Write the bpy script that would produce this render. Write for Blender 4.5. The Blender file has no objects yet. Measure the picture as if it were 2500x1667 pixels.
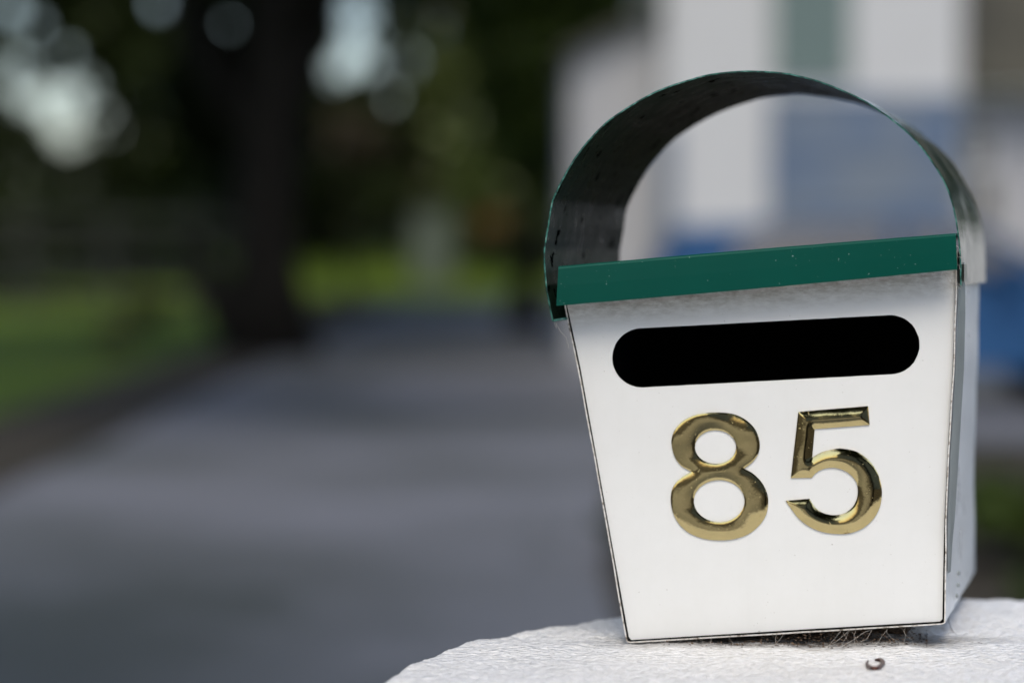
import bpy, math, random
from math import radians, sin, cos, pi
from mathutils import Vector, Matrix, noise
from mathutils.geometry import delaunay_2d_cdt
import numpy as np

random.seed(7)
rng = np.random.default_rng(7)
S = bpy.context.scene
COL = S.collection

# ------------------------------------------------------------------ camera
F = 5903.0                    # focal length in photo pixels (85 mm on a 36 mm wide frame, 2500 px)
CAM = Vector((0, 0, 1.25))
PITCH = math.atan((833.5 - 600) / F)
cd = bpy.data.cameras.new('camera'); cam = bpy.data.objects.new('camera', cd); COL.objects.link(cam)
cam.location = CAM
cam.rotation_euler = (pi / 2 - PITCH, 0, 0)
cd.sensor_width = 36; cd.lens = 85; cd.clip_end = 2000; cd.clip_start = 0.05
cd.dof.use_dof = True; cd.dof.focus_distance = 1.43; cd.dof.aperture_fstop = 2.8; cd.dof.aperture_blades = 0
S.camera = cam

# ------------------------------------------------------------------ sky, sun, exposure
SUN_EL, SUN_AZ = 57, 184      # azimuth of the sun, degrees clockwise from +Y: behind the camera, to the left
w = bpy.data.worlds.new("World"); S.world = w; w.use_nodes = True
nt = w.node_tree; bg = nt.nodes['Background']
sky = nt.nodes.new('ShaderNodeTexSky'); sky.sky_type = 'NISHITA'; sky.sun_disc = False
sky.sun_elevation = radians(SUN_EL); sky.sun_rotation = radians(SUN_AZ)
sky.air_density = 1.0; sky.dust_density = 2.0; sky.ozone_density = 1.0
nt.links.new(sky.outputs[0], bg.inputs[0]); bg.inputs[1].default_value = 0.14
sl = bpy.data.lights.new('sun', 'SUN'); sl.energy = 1.5; sl.angle = radians(32); sl.color = (1, .93, .80)
so = bpy.data.objects.new('sun', sl); COL.objects.link(so)
sd = Vector((sin(radians(SUN_AZ)) * cos(radians(SUN_EL)), cos(radians(SUN_AZ)) * cos(radians(SUN_EL)), sin(radians(SUN_EL))))
so.rotation_euler = sd.to_track_quat('Z', 'Y').to_euler(); so.location = (0, 0, 30)
S.view_settings.view_transform = 'Standard'; S.view_settings.look = 'None'
S.view_settings.exposure = 0.47; S.view_settings.gamma = 1
S.render.engine = 'CYCLES'

# ------------------------------------------------------------------ helpers
def ray(px, py):
    cx, cy = (px - 1250) / F, (833.5 - py) / F
    return Vector((cx, cos(PITCH) + cy * sin(PITCH), -sin(PITCH) + cy * cos(PITCH)))
YAW = radians(4)
NF = Vector((-sin(YAW), -cos(YAW), 0))            # normal of the letterbox front, towards the viewer
Q0 = CAM + ray(1850, 1100) * 1.45
def fr(px, py, off=0.0):                          # a point of the letterbox front plane, lifted by off
    r = ray(px, py); t = (Q0 - CAM).dot(NF) / r.dot(NF)
    return CAM + r * t + NF * off
AX = ray(2820, 630)                               # the way the letterbox runs back
def ground(px, py, z=0.0):
    r = ray(px, py); t = (z - CAM.z) / r.z
    return CAM + r * t
def at(px, py, Y):
    r = ray(px, py); return CAM + r * (Y / r.y)

def mat(name, base=(.5, .5, .5), rough=.6, metal=0, spec=.5):
    m = bpy.data.materials.new(name); m.use_nodes = True
    b = m.node_tree.nodes['Principled BSDF']
    b.inputs['Base Color'].default_value = (*base, 1); b.inputs['Roughness'].default_value = rough
    b.inputs['Metallic'].default_value = metal; b.inputs['Specular IOR Level'].default_value = spec
    return m
def N(m, t, **k):
    n = m.node_tree.nodes.new(t)
    for a, v in k.items():
        if a in n.inputs: n.inputs[a].default_value = v
        else: setattr(n, a, v)
    return n
def L(m, a, b): m.node_tree.links.new(a, b)
def bsdf(m): return m.node_tree.nodes['Principled BSDF']
def tc(m, scale=(1, 1, 1)):
    c = N(m, 'ShaderNodeTexCoord'); mp = N(m, 'ShaderNodeMapping'); mp.inputs['Scale'].default_value = scale
    L(m, c.outputs['Object'], mp.inputs[0]); return mp.outputs[0]
def noise_t(m, vec, scale, detail=4, rough=.6):
    n = N(m, 'ShaderNodeTexNoise', Scale=scale, Detail=detail, Roughness=rough); L(m, vec, n.inputs['Vector']); return n.outputs[0]
def ramp(m, src, stops):
    r = N(m, 'ShaderNodeValToRGB'); e = r.color_ramp.elements
    while len(e) < len(stops): e.new(.5)
    for i, (p, c) in enumerate(stops):
        e[i].position = p; e[i].color = (*c, 1) if len(c) == 3 else c
    L(m, src, r.inputs[0]); return r.outputs[0]
def mixc(m, fac, a, b):
    x = N(m, 'ShaderNodeMix'); x.data_type = 'RGBA'
    for sock, v in ((x.inputs[0], fac), (x.inputs[6], a), (x.inputs[7], b)):
        if isinstance(v, (int, float)): sock.default_value = v
        elif isinstance(v, tuple): sock.default_value = (*v, 1)
        else: L(m, v, sock)
    return x.outputs[2]
def bump(m, src, strength, dist):
    b = N(m, 'ShaderNodeBump', Strength=strength, Distance=dist); L(m, src, b.inputs['Height']); L(m, b.outputs[0], bsdf(m).inputs['Normal'])
    return b

def tag(o, label=None, cat=None, group=None, kind=None):
    for k, v in (('label', label), ('category', cat), ('group', group), ('kind', kind)):
        if v: o[k] = v
    return o
def empty(name, loc, label=None, cat=None, group=None, kind=None):
    o = bpy.data.objects.new(name, None); COL.objects.link(o); o.location = loc; o.empty_display_size = .1
    return tag(o, label, cat, group, kind)
def mesh(name, verts, faces, m, parent=None, smooth=False, origin=None, mats=None, fm=None):
    """verts in world space; stored relative to origin (or to the thing's base)"""
    if origin is None:
        origin = Vector((0, 0, 0))
        p = parent
        while p: origin += p.location; p = p.parent
        local_loc = Vector((0, 0, 0))
    else:
        origin = Vector(origin); base = Vector((0, 0, 0)); p = parent
        while p: base += p.location; p = p.parent
        local_loc = origin - base
    me = bpy.data.meshes.new(name)
    vs = np.array([tuple(v) for v in verts], dtype=float) - np.array(origin)
    me.from_pydata(vs.tolist(), [], faces)
    for mm in (mats or [m]): me.materials.append(mm)
    if fm is not None: me.polygons.foreach_set('material_index', fm)
    if smooth: me.polygons.foreach_set('use_smooth', [True] * len(me.polygons))
    me.update()
    o = bpy.data.objects.new(name, me); COL.objects.link(o); o.location = local_loc
    if parent: o.parent = parent
    return o
class MB:
    def __init__(s): s.v = []; s.f = []
    def box(s, x0, x1, y0, y1, z0, z1):
        i = len(s.v)
        s.v += [(x0, y0, z0), (x1, y0, z0), (x1, y1, z0), (x0, y1, z0), (x0, y0, z1), (x1, y0, z1), (x1, y1, z1), (x0, y1, z1)]
        s.f += [tuple(i + k for k in q) for q in ((0, 3, 2, 1), (4, 5, 6, 7), (0, 1, 5, 4), (1, 2, 6, 5), (2, 3, 7, 6), (3, 0, 4, 7))]
        return s
    def prism(s, pts, y0, y1):                    # polygon in XZ run along Y
        i = len(s.v); n = len(pts)
        s.v += [(p[0], y0, p[1]) for p in pts] + [(p[0], y1, p[1]) for p in pts]
        s.f += [tuple(range(i, i + n)), tuple(range(i + 2 * n - 1, i + n - 1, -1))]
        s.f += [(i + (k + 1) % n, i + k, i + n + k, i + n + (k + 1) % n) for k in range(n)]
        return s
    def tube(s, pts, rads, seg=10, cap=True):
        pts = [Vector(p) for p in pts]; i0 = len(s.v)
        for k, p in enumerate(pts):
            d = (pts[min(k + 1, len(pts) - 1)] - pts[max(k - 1, 0)]).normalized()
            a = d.orthogonal().normalized() if k == 0 else (pa - d * pa.dot(d)).normalized()
            pa = a; b = d.cross(a)
            r = rads[k] if hasattr(rads, '__len__') else rads
            s.v += [tuple(p + (a * cos(t) + b * sin(t)) * r) for t in (2 * pi * q / seg for q in range(seg))]
        for k in range(len(pts) - 1):
            for q in range(seg):
                a0 = i0 + k * seg + q; a1 = i0 + k * seg + (q + 1) % seg
                s.f.append((a0, a1, a1 + seg, a0 + seg))
        if cap:
            s.f.append(tuple(i0 + seg - 1 - q for q in range(seg))); e = i0 + (len(pts) - 1) * seg
            s.f.append(tuple(e + q for q in range(seg)))
        return s
    def build(s, name, m, parent=None, **k): return mesh(name, s.v, s.f, m, parent, **k)

def catmull(pts, n=8, closed=False):
    P = [Vector(p) for p in pts]; out = []; c = len(P)
    rngk = range(c if closed else c - 1)
    for k in rngk:
        g = (lambda j: P[j % c]) if closed else (lambda j: P[max(0, min(c - 1, j))])
        p0, p1, p2, p3 = g(k - 1), g(k), g(k + 1), g(k + 2)
        for q in range(n):
            t = q / n
            out.append(.5 * ((2 * p1) + (p2 - p0) * t + (2 * p0 - 5 * p1 + 4 * p2 - p3) * t * t + (3 * p1 - p0 - 3 * p2 + p3) * t ** 3))
    if not closed: out.append(P[-1])
    return out
def corner_curve(pts, sharp, n=8):                # closed outline, smooth except at the sharp vertices
    c = len(pts); idx = [k for k in range(c) if k in sharp]
    if not idx: return catmull(pts, n, True)
    out = []
    for a, b in zip(idx, idx[1:] + [idx[0] + c]):
        out += catmull([pts[k % c] for k in range(a, b + 1)], n if b - a > 1 else 12)[:-1]
    return out
def inside(pt, poly):
    x, y = pt; r = False; n = len(poly)
    for i in range(n):
        x1, y1 = poly[i][0], poly[i][1]; x2, y2 = poly[(i + 1) % n][0], poly[(i + 1) % n][1]
        if (y1 > y) != (y2 > y) and x < (x2 - x1) * (y - y1) / (y2 - y1) + x1: r = not r
    return r
def inside_np(P, poly):
    poly = np.array([(p[0], p[1]) for p in poly]); r = np.zeros(len(P), bool)
    q = np.roll(poly, -1, axis=0)
    for (x1, y1), (x2, y2) in zip(poly, q):
        if y1 == y2: continue
        c = ((y1 > P[:, 1]) != (y2 > P[:, 1])) & (P[:, 0] < (x2 - x1) * (P[:, 1] - y1) / (y2 - y1) + x1)
        r ^= c
    return r
def dist_np(P, loops):
    d = np.full(len(P), 1e9)
    for poly in loops:
        a = np.array([(p[0], p[1]) for p in poly]); b = np.roll(a, -1, axis=0)
        for A, B in zip(a, b):
            ab = B - A; l2 = max(1e-9, ab @ ab); t = np.clip(((P - A) @ ab) / l2, 0, 1)
            d = np.minimum(d, np.hypot(*(P - (A + t[:, None] * ab)).T))
    return d
def triangulate(loops, spacing):
    """outer loop + holes in photo-scale 2D -> verts2d, tris"""
    outer, holes = loops[0], loops[1:]
    xs = [p[0] for p in outer]; ys = [p[1] for p in outer]
    gx, gy = np.meshgrid(np.arange(min(xs), max(xs), spacing), np.arange(min(ys), max(ys), spacing))
    gx = gx + (np.arange(gx.shape[0])[:, None] % 2) * spacing / 2
    G = np.c_[gx.ravel(), gy.ravel()]
    ok = inside_np(G, outer)
    for h in holes: ok &= ~inside_np(G, h)
    G = G[ok]; G = G[dist_np(G, loops) > spacing * .6]
    pts = []; edges = []
    for lp in loops:
        i = len(pts); n = len(lp); pts += [Vector((p[0], p[1])) for p in lp]; edges += [(i + k, i + (k + 1) % n) for k in range(n)]
    pts += [Vector(g) for g in G]
    v, e, f, *_ = delaunay_2d_cdt(pts, edges, [], 0, 1e-4)
    V = np.array([(a[0], a[1]) for a in v]); T = np.array([tuple(t) for t in f])
    cen = V[T].mean(axis=1)
    ok = inside_np(cen, outer)
    for h in holes: ok &= ~inside_np(cen, h)
    return V, T[ok]

# ------------------------------------------------------------------ materials
M = {}
m = M['white_paint'] = mat('white_paint', (.84, .84, .82), .32, 0, .5)
v = tc(m)
sp = ramp(m, noise_t(m, v, 900, 2, .5), [(.0, (0, 0, 0)), (.705, (0, 0, 0)), (.74, (1, 1, 1))])
sp2 = ramp(m, noise_t(m, v, 60, 5, .7), [(.45, (0, 0, 0)), (.75, (1, 1, 1))])
c1 = mixc(m, sp2, (.80, .80, .785), (.74, .735, .71)); c2 = mixc(m, sp, c1, (.30, .27, .22)); L(m, c2, bsdf(m).inputs['Base Color'])
L(m, ramp(m, noise_t(m, v, 25, 4, .6), [(.3, (.24,) * 3), (.7, (.42,) * 3)]), bsdf(m).inputs['Roughness'])
bump(m, noise_t(m, v, 500, 3, .6), .05, .0006)

m = M['white_panel'] = mat('white_panel', (.84, .84, .82), .3, 0, .5)
v = tc(m)
fine = ramp(m, noise_t(m, v, 750, 2, .5), [(0, (0, 0, 0)), (.75, (0, 0, 0)), (.78, (.8, .8, .8))])
soft = ramp(m, noise_t(m, v, 30, 6, .7), [(.4, (0, 0, 0)), (.8, (1, 1, 1))])
sx = N(m, 'ShaderNodeSeparateXYZ'); L(m, v, sx.inputs[0])
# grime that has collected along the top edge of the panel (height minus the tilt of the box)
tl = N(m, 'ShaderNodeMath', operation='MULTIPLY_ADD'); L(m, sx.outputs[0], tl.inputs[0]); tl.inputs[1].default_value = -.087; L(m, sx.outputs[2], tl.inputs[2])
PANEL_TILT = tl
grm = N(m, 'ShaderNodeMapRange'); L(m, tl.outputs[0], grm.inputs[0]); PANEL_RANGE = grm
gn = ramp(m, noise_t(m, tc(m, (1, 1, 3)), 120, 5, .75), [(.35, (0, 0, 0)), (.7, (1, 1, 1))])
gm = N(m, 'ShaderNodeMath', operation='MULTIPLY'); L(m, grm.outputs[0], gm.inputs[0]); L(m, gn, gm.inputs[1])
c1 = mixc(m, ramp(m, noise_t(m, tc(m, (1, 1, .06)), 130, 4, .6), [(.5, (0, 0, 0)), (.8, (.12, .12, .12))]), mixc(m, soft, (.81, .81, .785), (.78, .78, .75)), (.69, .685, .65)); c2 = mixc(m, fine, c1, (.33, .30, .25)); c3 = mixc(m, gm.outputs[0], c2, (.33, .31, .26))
L(m, c3, bsdf(m).inputs['Base Color'])
bump(m, noise_t(m, v, 12, 2, .5), .12, .003)

m = M['green_paint'] = mat('green_paint', (.006, .105, .072), .3, 0, .2)
v = tc(m)
dust = ramp(m, noise_t(m, v, 520, 2, .5), [(0, (0, 0, 0)), (.735, (0, 0, 0)), (.76, (1, 1, 1))])
scr = ramp(m, noise_t(m, tc(m, (60, 60, 700)), 4, 3, .6), [(0, (0, 0, 0)), (.74, (0, 0, 0)), (.78, (.5, .5, .5))])
c1 = mixc(m, dust, mixc(m, noise_t(m, v, 20, 4), (.0005, .062, .044), (.001, .078, .056)), (.20, .30, .27)); c2 = mixc(m, scr, c1, (.12, .22, .19))
L(m, c2, bsdf(m).inputs['Base Color']); bump(m, noise_t(m, v, 15, 2), .08, .002)

m = M['strap_paint'] = mat('strap_paint', (.008, .04, .03), .16, 0, .6); bsdf(m).inputs['IOR'].default_value = 2.2
v = tc(m)
blot = ramp(m, noise_t(m, v, 90, 4, .65), [(0, (0, 0, 0)), (.70, (0, 0, 0)), (.74, (1, 1, 1))])
pale = ramp(m, noise_t(m, v, 120, 5, .8), [(0, (0, 0, 0)), (.6, (0, 0, 0)), (.85, (.35,) * 3)])
c1 = mixc(m, pale, mixc(m, noise_t(m, v, 18, 4), (.005, .020, .013), (.010, .030, .020)), (.085, .10, .10)); c2 = mixc(m, blot, c1, (.002, .002, .002))
L(m, c2, bsdf(m).inputs['Base Color'])
L(m, ramp(m, noise_t(m, v, 80, 4, .7), [(.35, (.12,) * 3), (.7, (.2,) * 3)]), bsdf(m).inputs['Roughness'])
bump(m, noise_t(m, v, 25, 2, .5), .05, .001)

m = M['strap_inner'] = mat('strap_inner', (.006, .02, .013), .2, 0, .10)
v = tc(m)
blot = ramp(m, noise_t(m, v, 75, 3, .6), [(0, (0, 0, 0)), (.63, (0, 0, 0)), (.66, (1, 1, 1))])
pale = ramp(m, noise_t(m, v, 220, 5, .7), [(0, (0, 0, 0)), (.64, (0, 0, 0)), (.8, (.5,) * 3)])
c1 = mixc(m, pale, mixc(m, noise_t(m, v, 18, 4), (.003, .014, .007), (.008, .022, .013)), (.05, .06, .06)); c2 = mixc(m, blot, c1, (.001, .001, .001))
L(m, c2, bsdf(m).inputs['Base Color']); L(m, ramp(m, blot, [(0, (.10,) * 3), (1, (.0,) * 3)]), bsdf(m).inputs['Specular IOR Level']); L(m, ramp(m, noise_t(m, v, 80, 4, .7), [(.35, (.24,) * 3), (.7, (.42,) * 3)]), bsdf(m).inputs['Roughness'])
bump(m, noise_t(m, v, 25, 2, .5), .06, .001)
m = M['strap_edge'] = mat('strap_edge', (.06, .28, .22), .4, 0, .5)
v = tc(m)
e1 = ramp(m, noise_t(m, v, 220, 5, .7), [(.40, (.006, .03, .024)), (.52, (.02, .13, .10)), (.62, (.10, .27, .23)), (.70, (.35, .28, .24))])
L(m, e1, bsdf(m).inputs['Base Color']); bump(m, noise_t(m, v, 500, 3, .7), .5, .0006)

m = M['zinc'] = mat('zinc', (.27, .30, .29), .42, .3)
v = tc(m, (1, 1, .2)); L(m, ramp(m, noise_t(m, v, 150, 4), [(.3, (.24, .26, .255)), (.7, (.34, .36, .35))]), bsdf(m).inputs['Base Color'])
M['dark_liner'] = mat('dark_liner', (.01,)*3, .8, 0, .05)
L(M['dark_liner'], ramp(M['dark_liner'], noise_t(M['dark_liner'], tc(M['dark_liner']), 40), [(.3, (.006, .006, .007)), (.7, (.014, .014, .014))]), bsdf(M['dark_liner']).inputs['Base Color'])
m = M['rim'] = mat('rim', (.7, .68, .62), .5)
v = tc(m); L(m, ramp(m, noise_t(m, v, 260, 5, .75), [(.36, (.16, .13, .10)), (.46, (.6, .56, .50)), (.6, (.74, .73, .69))]), bsdf(m).inputs['Base Color'])

m = M['brass'] = mat('brass', (.8, .62, .26), .10, 1)
v = tc(m)
L(m, mixc(m, ramp(m, noise_t(m, v, 70, 4, .6), [(.35, (0, 0, 0)), (.75, (1, 1, 1))]), (.68, .55, .26), (.58, .465, .22)), bsdf(m).inputs['Base Color'])
sc = ramp(m, noise_t(m, tc(m, (1, 1, 1)), 600, 2), [(0, (.06,) * 3), (.68, (.07,) * 3), (.74, (.6,) * 3)])
L(m, sc, bsdf(m).inputs['Roughness']); bump(m, noise_t(m, v, 180, 2), .06, .0006)

m = M['masonry'] = mat('masonry', (.86, .86, .86), .55, 0, .4)
v = tc(m)
pit = ramp(m, noise_t(m, v, 420, 3, .6), [(0, (0, 0, 0)), (.67, (0, 0, 0)), (.73, (1, 1, 1))])
stn = ramp(m, noise_t(m, v, 14, 6, .75), [(.42, (0, 0, 0)), (.8, (1, 1, 1))])
c1 = mixc(m, stn, (.90, .90, .90), (.80, .785, .75)); c1 = mixc(m, ramp(m, noise_t(m, tc(m, (.6, 1, 1)), 520, 4, .75), [(.40, (.75,) * 3), (.56, (0, 0, 0))]), c1, (.66, .65, .63)); c2 = mixc(m, pit, c1, (.30, .26, .21))
# contact shadow painted under the letterbox, uneven and mixed with grime
dm = N(m, 'ShaderNodeVectorMath', operation='DISTANCE'); L(m, tc(m, (.55, 2.6, 0)), dm.inputs[0]); CONTACT_SHADE = dm
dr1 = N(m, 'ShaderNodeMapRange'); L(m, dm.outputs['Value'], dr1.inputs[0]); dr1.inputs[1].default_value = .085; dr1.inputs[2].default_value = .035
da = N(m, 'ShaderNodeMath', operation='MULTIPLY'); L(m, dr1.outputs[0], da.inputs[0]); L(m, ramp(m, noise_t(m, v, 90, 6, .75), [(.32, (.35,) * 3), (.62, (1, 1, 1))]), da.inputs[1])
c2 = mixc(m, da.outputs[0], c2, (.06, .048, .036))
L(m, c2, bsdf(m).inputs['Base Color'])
vb = tc(m, (1, 1, 1)); h1 = noise_t(m, vb, 230, 5, .7)
vo = N(m, 'ShaderNodeTexVoronoi', Scale=320); L(m, tc(m, (.55, 1, 1)), vo.inputs['Vector'])
ad = N(m, 'ShaderNodeMath', operation='SUBTRACT'); L(m, h1, ad.inputs[0]); L(m, vo.outputs[0], ad.inputs[1])
bump(m, ad.outputs[0], .9, .003)

def leafmat(name, a, b, rough=.5):
    m = mat(name, a, .32, 0, .12 if name in ('leaf_ivy', 'leaf_dark', 'leaf_hedge') else .5); oi = N(m, 'ShaderNodeNewGeometry')
    L(m, mixc(m, oi.outputs['Random Per Island'], a, b), bsdf(m).inputs['Base Color'])
    try:
        bsdf(m).inputs['Transmission Weight'].default_value = 0
    except Exception: pass
    M[name] = m; return m
leafmat('leaf_dark', (.018, .028, .007), (.040, .054, .016))
leafmat('leaf_mid', (.055, .085, .014), (.12, .15, .034))
leafmat('leaf_olive', (.085, .09, .025), (.16, .15, .05))
leafmat('leaf_brown', (.075, .055, .028), (.12, .088, .045))
leafmat('leaf_orange', (.17, .075, .02), (.26, .12, .04))
leafmat('leaf_hedge', (.028, .045, .008), (.060, .090, .018))
m = M['bark'] = mat('bark', (.045, .038, .028), .9, 0, .1); v = tc(m, (1, 1, .25))
L(m, ramp(m, noise_t(m, v, 9, 6, .7), [(.3, (.006, .005, .004)), (.7, (.020, .017, .013))]), bsdf(m).inputs['Base Color']); bump(m, noise_t(m, v, 12, 5), .8, .05)
m = M['grass'] = mat('grass', (.09, .15, .02), .8, 0, .2); v = tc(m)
g1 = ramp(m, noise_t(m, v, .35, 5, .6), [(.3, (.055, .095, .008)), (.55, (.105, .165, .014)), (.75, (.13, .13, .025))])
L(m, g1, bsdf(m).inputs['Base Color']); bump(m, noise_t(m, v, 30, 4), .8, .05)
m = M['soil'] = mat('soil', (.05, .04, .03), .95, 0, .2); v = tc(m)
L(m, ramp(m, noise_t(m, v, 2.2, 6, .7), [(.3, (.018, .016, .012)), (.6, (.05, .042, .030)), (.8, (.07, .075, .035))]), bsdf(m).inputs['Base Color']); bump(m, noise_t(m, v, 20, 5), .8, .04)
m = M['asphalt'] = mat('asphalt', (.1, .1, .115), .55, 0, .5); v = tc(m)
damp = ramp(m, noise_t(m, v, .32, 4, .55), [(.36, (1, 1, 1)), (.62, (0, 0, 0))])
agg = ramp(m, noise_t(m, v, 160, 3), [(.3, (.125, .127, .142)), (.7, (.20, .202, .225))])
roadc = mixc(m, damp, agg, (.07, .074, .07))
def shade_stain(cur, gx, gy, sx_, sy_, amt):
    g = ground(gx, gy); d_ = N(m, 'ShaderNodeVectorMath', operation='DISTANCE'); L(m, tc(m, (1 / sx_, 1 / sy_, 0)), d_.inputs[0]); d_.inputs[1].default_value = (g.x / sx_, g.y / sy_, 0)
    a_ = N(m, 'ShaderNodeMath', operation='MULTIPLY_ADD'); L(m, noise_t(m, v, 2.2, 4, .6), a_.inputs[0]); a_.inputs[1].default_value = 1.2; L(m, d_.outputs['Value'], a_.inputs[2])
    r_ = N(m, 'ShaderNodeMapRange'); L(m, a_.outputs[0], r_.inputs[0]); r_.inputs[1].default_value = 1.7; r_.inputs[2].default_value = .9; r_.inputs[4].default_value = amt
    return mixc(m, r_.outputs[0], cur, (.045, .05, .042))
roadc = shade_stain(roadc, 590, 1470, .22, .55, .8); roadc = shade_stain(roadc, 120, 1540, 1.1, 2.2, .95); roadc = shade_stain(roadc, 1050, 738, 2.4, 12, .8); roadc = shade_stain(roadc, 1325, 1355, .12, .3, .6); roadc = shade_stain(roadc, 760, 940, .8, 3.5, .5)  # broad patches paint tree shade into the colour; small spots are stains
L(m, roadc, bsdf(m).inputs['Base Color']); bump(m, noise_t(m, v, 220, 3), .6, .006)
m = M['boards'] = mat('boards', (.74, .745, .75), .55); v = tc(m)
wv = N(m, 'ShaderNodeTexWave', Scale=2.2, Distortion=0); wv.wave_type = 'BANDS'; wv.bands_direction = 'Z'; wv.wave_profile = 'SAW'; L(m, v, wv.inputs[0])
L(m, mixc(m, noise_t(m, v, 2, 5), (.66, .66, .655), (.55, .55, .545)), bsdf(m).inputs['Base Color']); bump(m, wv.outputs[1], .6, .02)
m = M['boards_grey'] = mat('boards_grey', (.42, .42, .43), .6); v = tc(m)
L(m, mixc(m, noise_t(m, v, 2, 5), (.46, .455, .46), (.36, .355, .36)), bsdf(m).inputs['Base Color'])
m = M['door_blue'] = mat('door_blue', (.13, .19, .28), .35); v = tc(m)
L(m, mixc(m, ramp(m, noise_t(m, v, 1.3, 3), [(.35, (0, 0, 0)), (.65, (1, 1, 1))]), (.085, .135, .23), (.17, .20, .235)), bsdf(m).inputs['Base Color'])
M['shutter'] = mat('shutter', (.2, .27, .25), .5); L(M['shutter'], mixc(M['shutter'], noise_t(M['shutter'], tc(M['shutter']), 6), (.13, .19, .175), (.19, .25, .235)), bsdf(M['shutter']).inputs['Base Color'])
M['glass'] = mat('glass', (.02, .024, .026), .05, 0, .8)
L(M['glass'], mixc(M['glass'], noise_t(M['glass'], tc(M['glass']), 2), (.016, .02, .022), (.035, .04, .04)), bsdf(M['glass']).inputs['Base Color'])
m = M['tiles'] = mat('tiles', (.055, .05, .038), .8); v = tc(m)
L(m, ramp(m, noise_t(m, v, 3, 6, .7), [(.3, (.035, .034, .024)), (.7, (.085, .078, .055))]), bsdf(m).inputs['Base Color'])
m = M['car_blue'] = mat('car_blue', (.012, .06, .16), .5, 0, .2)
L(m, mixc(m, noise_t(m, tc(m), 3), (.012, .058, .15), (.016, .07, .18)), bsdf(m).inputs['Base Color'])
M['rubber'] = mat('rubber', (.02, .02, .02), .8); L(M['rubber'], mixc(M['rubber'], noise_t(M['rubber'], tc(M['rubber']), 20), (.015, .015, .015), (.03, .03, .03)), bsdf(M['rubber']).inputs['Base Color'])
M['alloy'] = mat('alloy', (.5, .5, .52), .3, .9); L(M['alloy'], mixc(M['alloy'], noise_t(M['alloy'], tc(M['alloy']), 20), (.45, .45, .46), (.55, .55, .57)), bsdf(M['alloy']).inputs['Base Color'])
M['lamp_clear'] = mat('lamp_clear', (.7, .7, .7), .1, .3); M['lamp_red'] = mat('lamp_red', (.35, .01, .01), .15)
for k in ('lamp_clear', 'lamp_red'):
    b_ = tuple(bsdf(M[k]).inputs['Base Color'].default_value)[:3]; L(M[k], mixc(M[k], noise_t(M[k], tc(M[k]), 30), b_, tuple(x * .8 for x in b_)), bsdf(M[k]).inputs['Base Color'])
M['fence_wood'] = mat('fence_wood', (.04, .042, .04), .8, 0, .15); L(M['fence_wood'], mixc(M['fence_wood'], noise_t(M['fence_wood'], tc(M['fence_wood'], (1, 1, .3)), 8), (.03, .032, .03), (.06, .06, .057)), bsdf(M['fence_wood']).inputs['Base Color'])
M['cabinet'] = mat('cabinet', (.10, .12, .085), .6); L(M['cabinet'], mixc(M['cabinet'], noise_t(M['cabinet'], tc(M['cabinet']), 5), (.085, .105, .075), (.12, .14, .10)), bsdf(M['cabinet']).inputs['Base Color'])
m = M['web'] = mat('web', (.62, .58, .52), .7); L(m, mixc(m, noise_t(m, tc(m), 300), (.70, .66, .60), (.40, .36, .30)), bsdf(m).inputs['Base Color'])
m = M['litter'] = mat('litter', (.06, .04, .025), .9); L(m, ramp(m, noise_t(m, tc(m), 260, 3), [(.35, (.02, .014, .010)), (.6, (.12, .075, .045)), (.75, (.28, .17, .10))]), bsdf(m).inputs['Base Color'])
m = M['worm'] = mat('worm', (.08, .03, .018), .35, 0, .3); L(m, ramp(m, noise_t(m, tc(m), 420, 2), [(.35, (.015, .006, .005)), (.65, (.09, .032, .018))]), bsdf(m).inputs['Base Color'])
M['hair'] = mat('hair', (.06, .05, .045), .6); L(M['hair'], mixc(M['hair'], noise_t(M['hair'], tc(M['hair']), 300), (.05, .045, .04), (.12, .1, .09)), bsdf(M['hair']).inputs['Base Color'])

# ------------------------------------------------------------------ ground, drive, lawn
def sheet(name, x0, x1, y0, y1, nx, ny, zf, m):
    V = []; Fc = []
    for j in range(ny + 1):
        for i in range(nx + 1):
            x = x0 + (x1 - x0) * i / nx; y = y0 + (y1 - y0) * j / ny; V.append((x, y, zf(x, y)))
    for j in range(ny):
        for i in range(nx):
            a = j * (nx + 1) + i; Fc.append((a, a + 1, a + nx + 2, a + nx + 1))
    return mesh(name, V, Fc, m, smooth=True)
def sm(a, b, x): t = max(0, min(1, (x - a) / (b - a))); return t * t * (3 - 2 * t)
def bank(x, y): return 1.25 * sm(57, 74, y) * sm(-16, -6, x) if y > 57 else 0
tag(sheet('ground', -600, 600, -300, 900, 60, 60, lambda x, y: -.012 if y < 60 or True else 0, M['soil']), kind='structure')
def lawn_z(x, y): return .03 + .05 * noise.noise(Vector((x * .3, y * .3, 0)))
tag(sheet('lawn', -45, -3.75, 3, 48, 60, 60, lambda x, y: lawn_z(x, y) * sm(-3.75, -4.6, x) + .004, M['grass']), kind='structure')
tag(sheet('grass_bank', -30, 14, 57.5, 110, 60, 50, lambda x, y: .004 + 1.15 * sm(57.5, 74, y) + .06 * noise.noise(Vector((x * .4, y * .4, 2))), M['grass']), kind='structure')
tag(sheet('verge', -3.75, -2.62, -10, 57.5, 10, 120, lambda x, y: .02 + .03 * noise.noise(Vector((x * 2, y * 2, 5))), M['soil']), kind='structure')
dr = [(-2.62 + .16 * noise.noise(Vector((y * .35, 0, 0))) + .07 * noise.noise(Vector((y * 1.3, 3, 0))), y) for y in np.arange(57, -14, -.5)] + [(-2.62, -14), (.3, -14), (.35, 9), (.55, 13.5), (1.6, 15.3), (12, 15.6), (12, 25.9), (1.6, 25.9), (.95, 29), (.9, 57.4), (-2.62, 57.4)]
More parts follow.
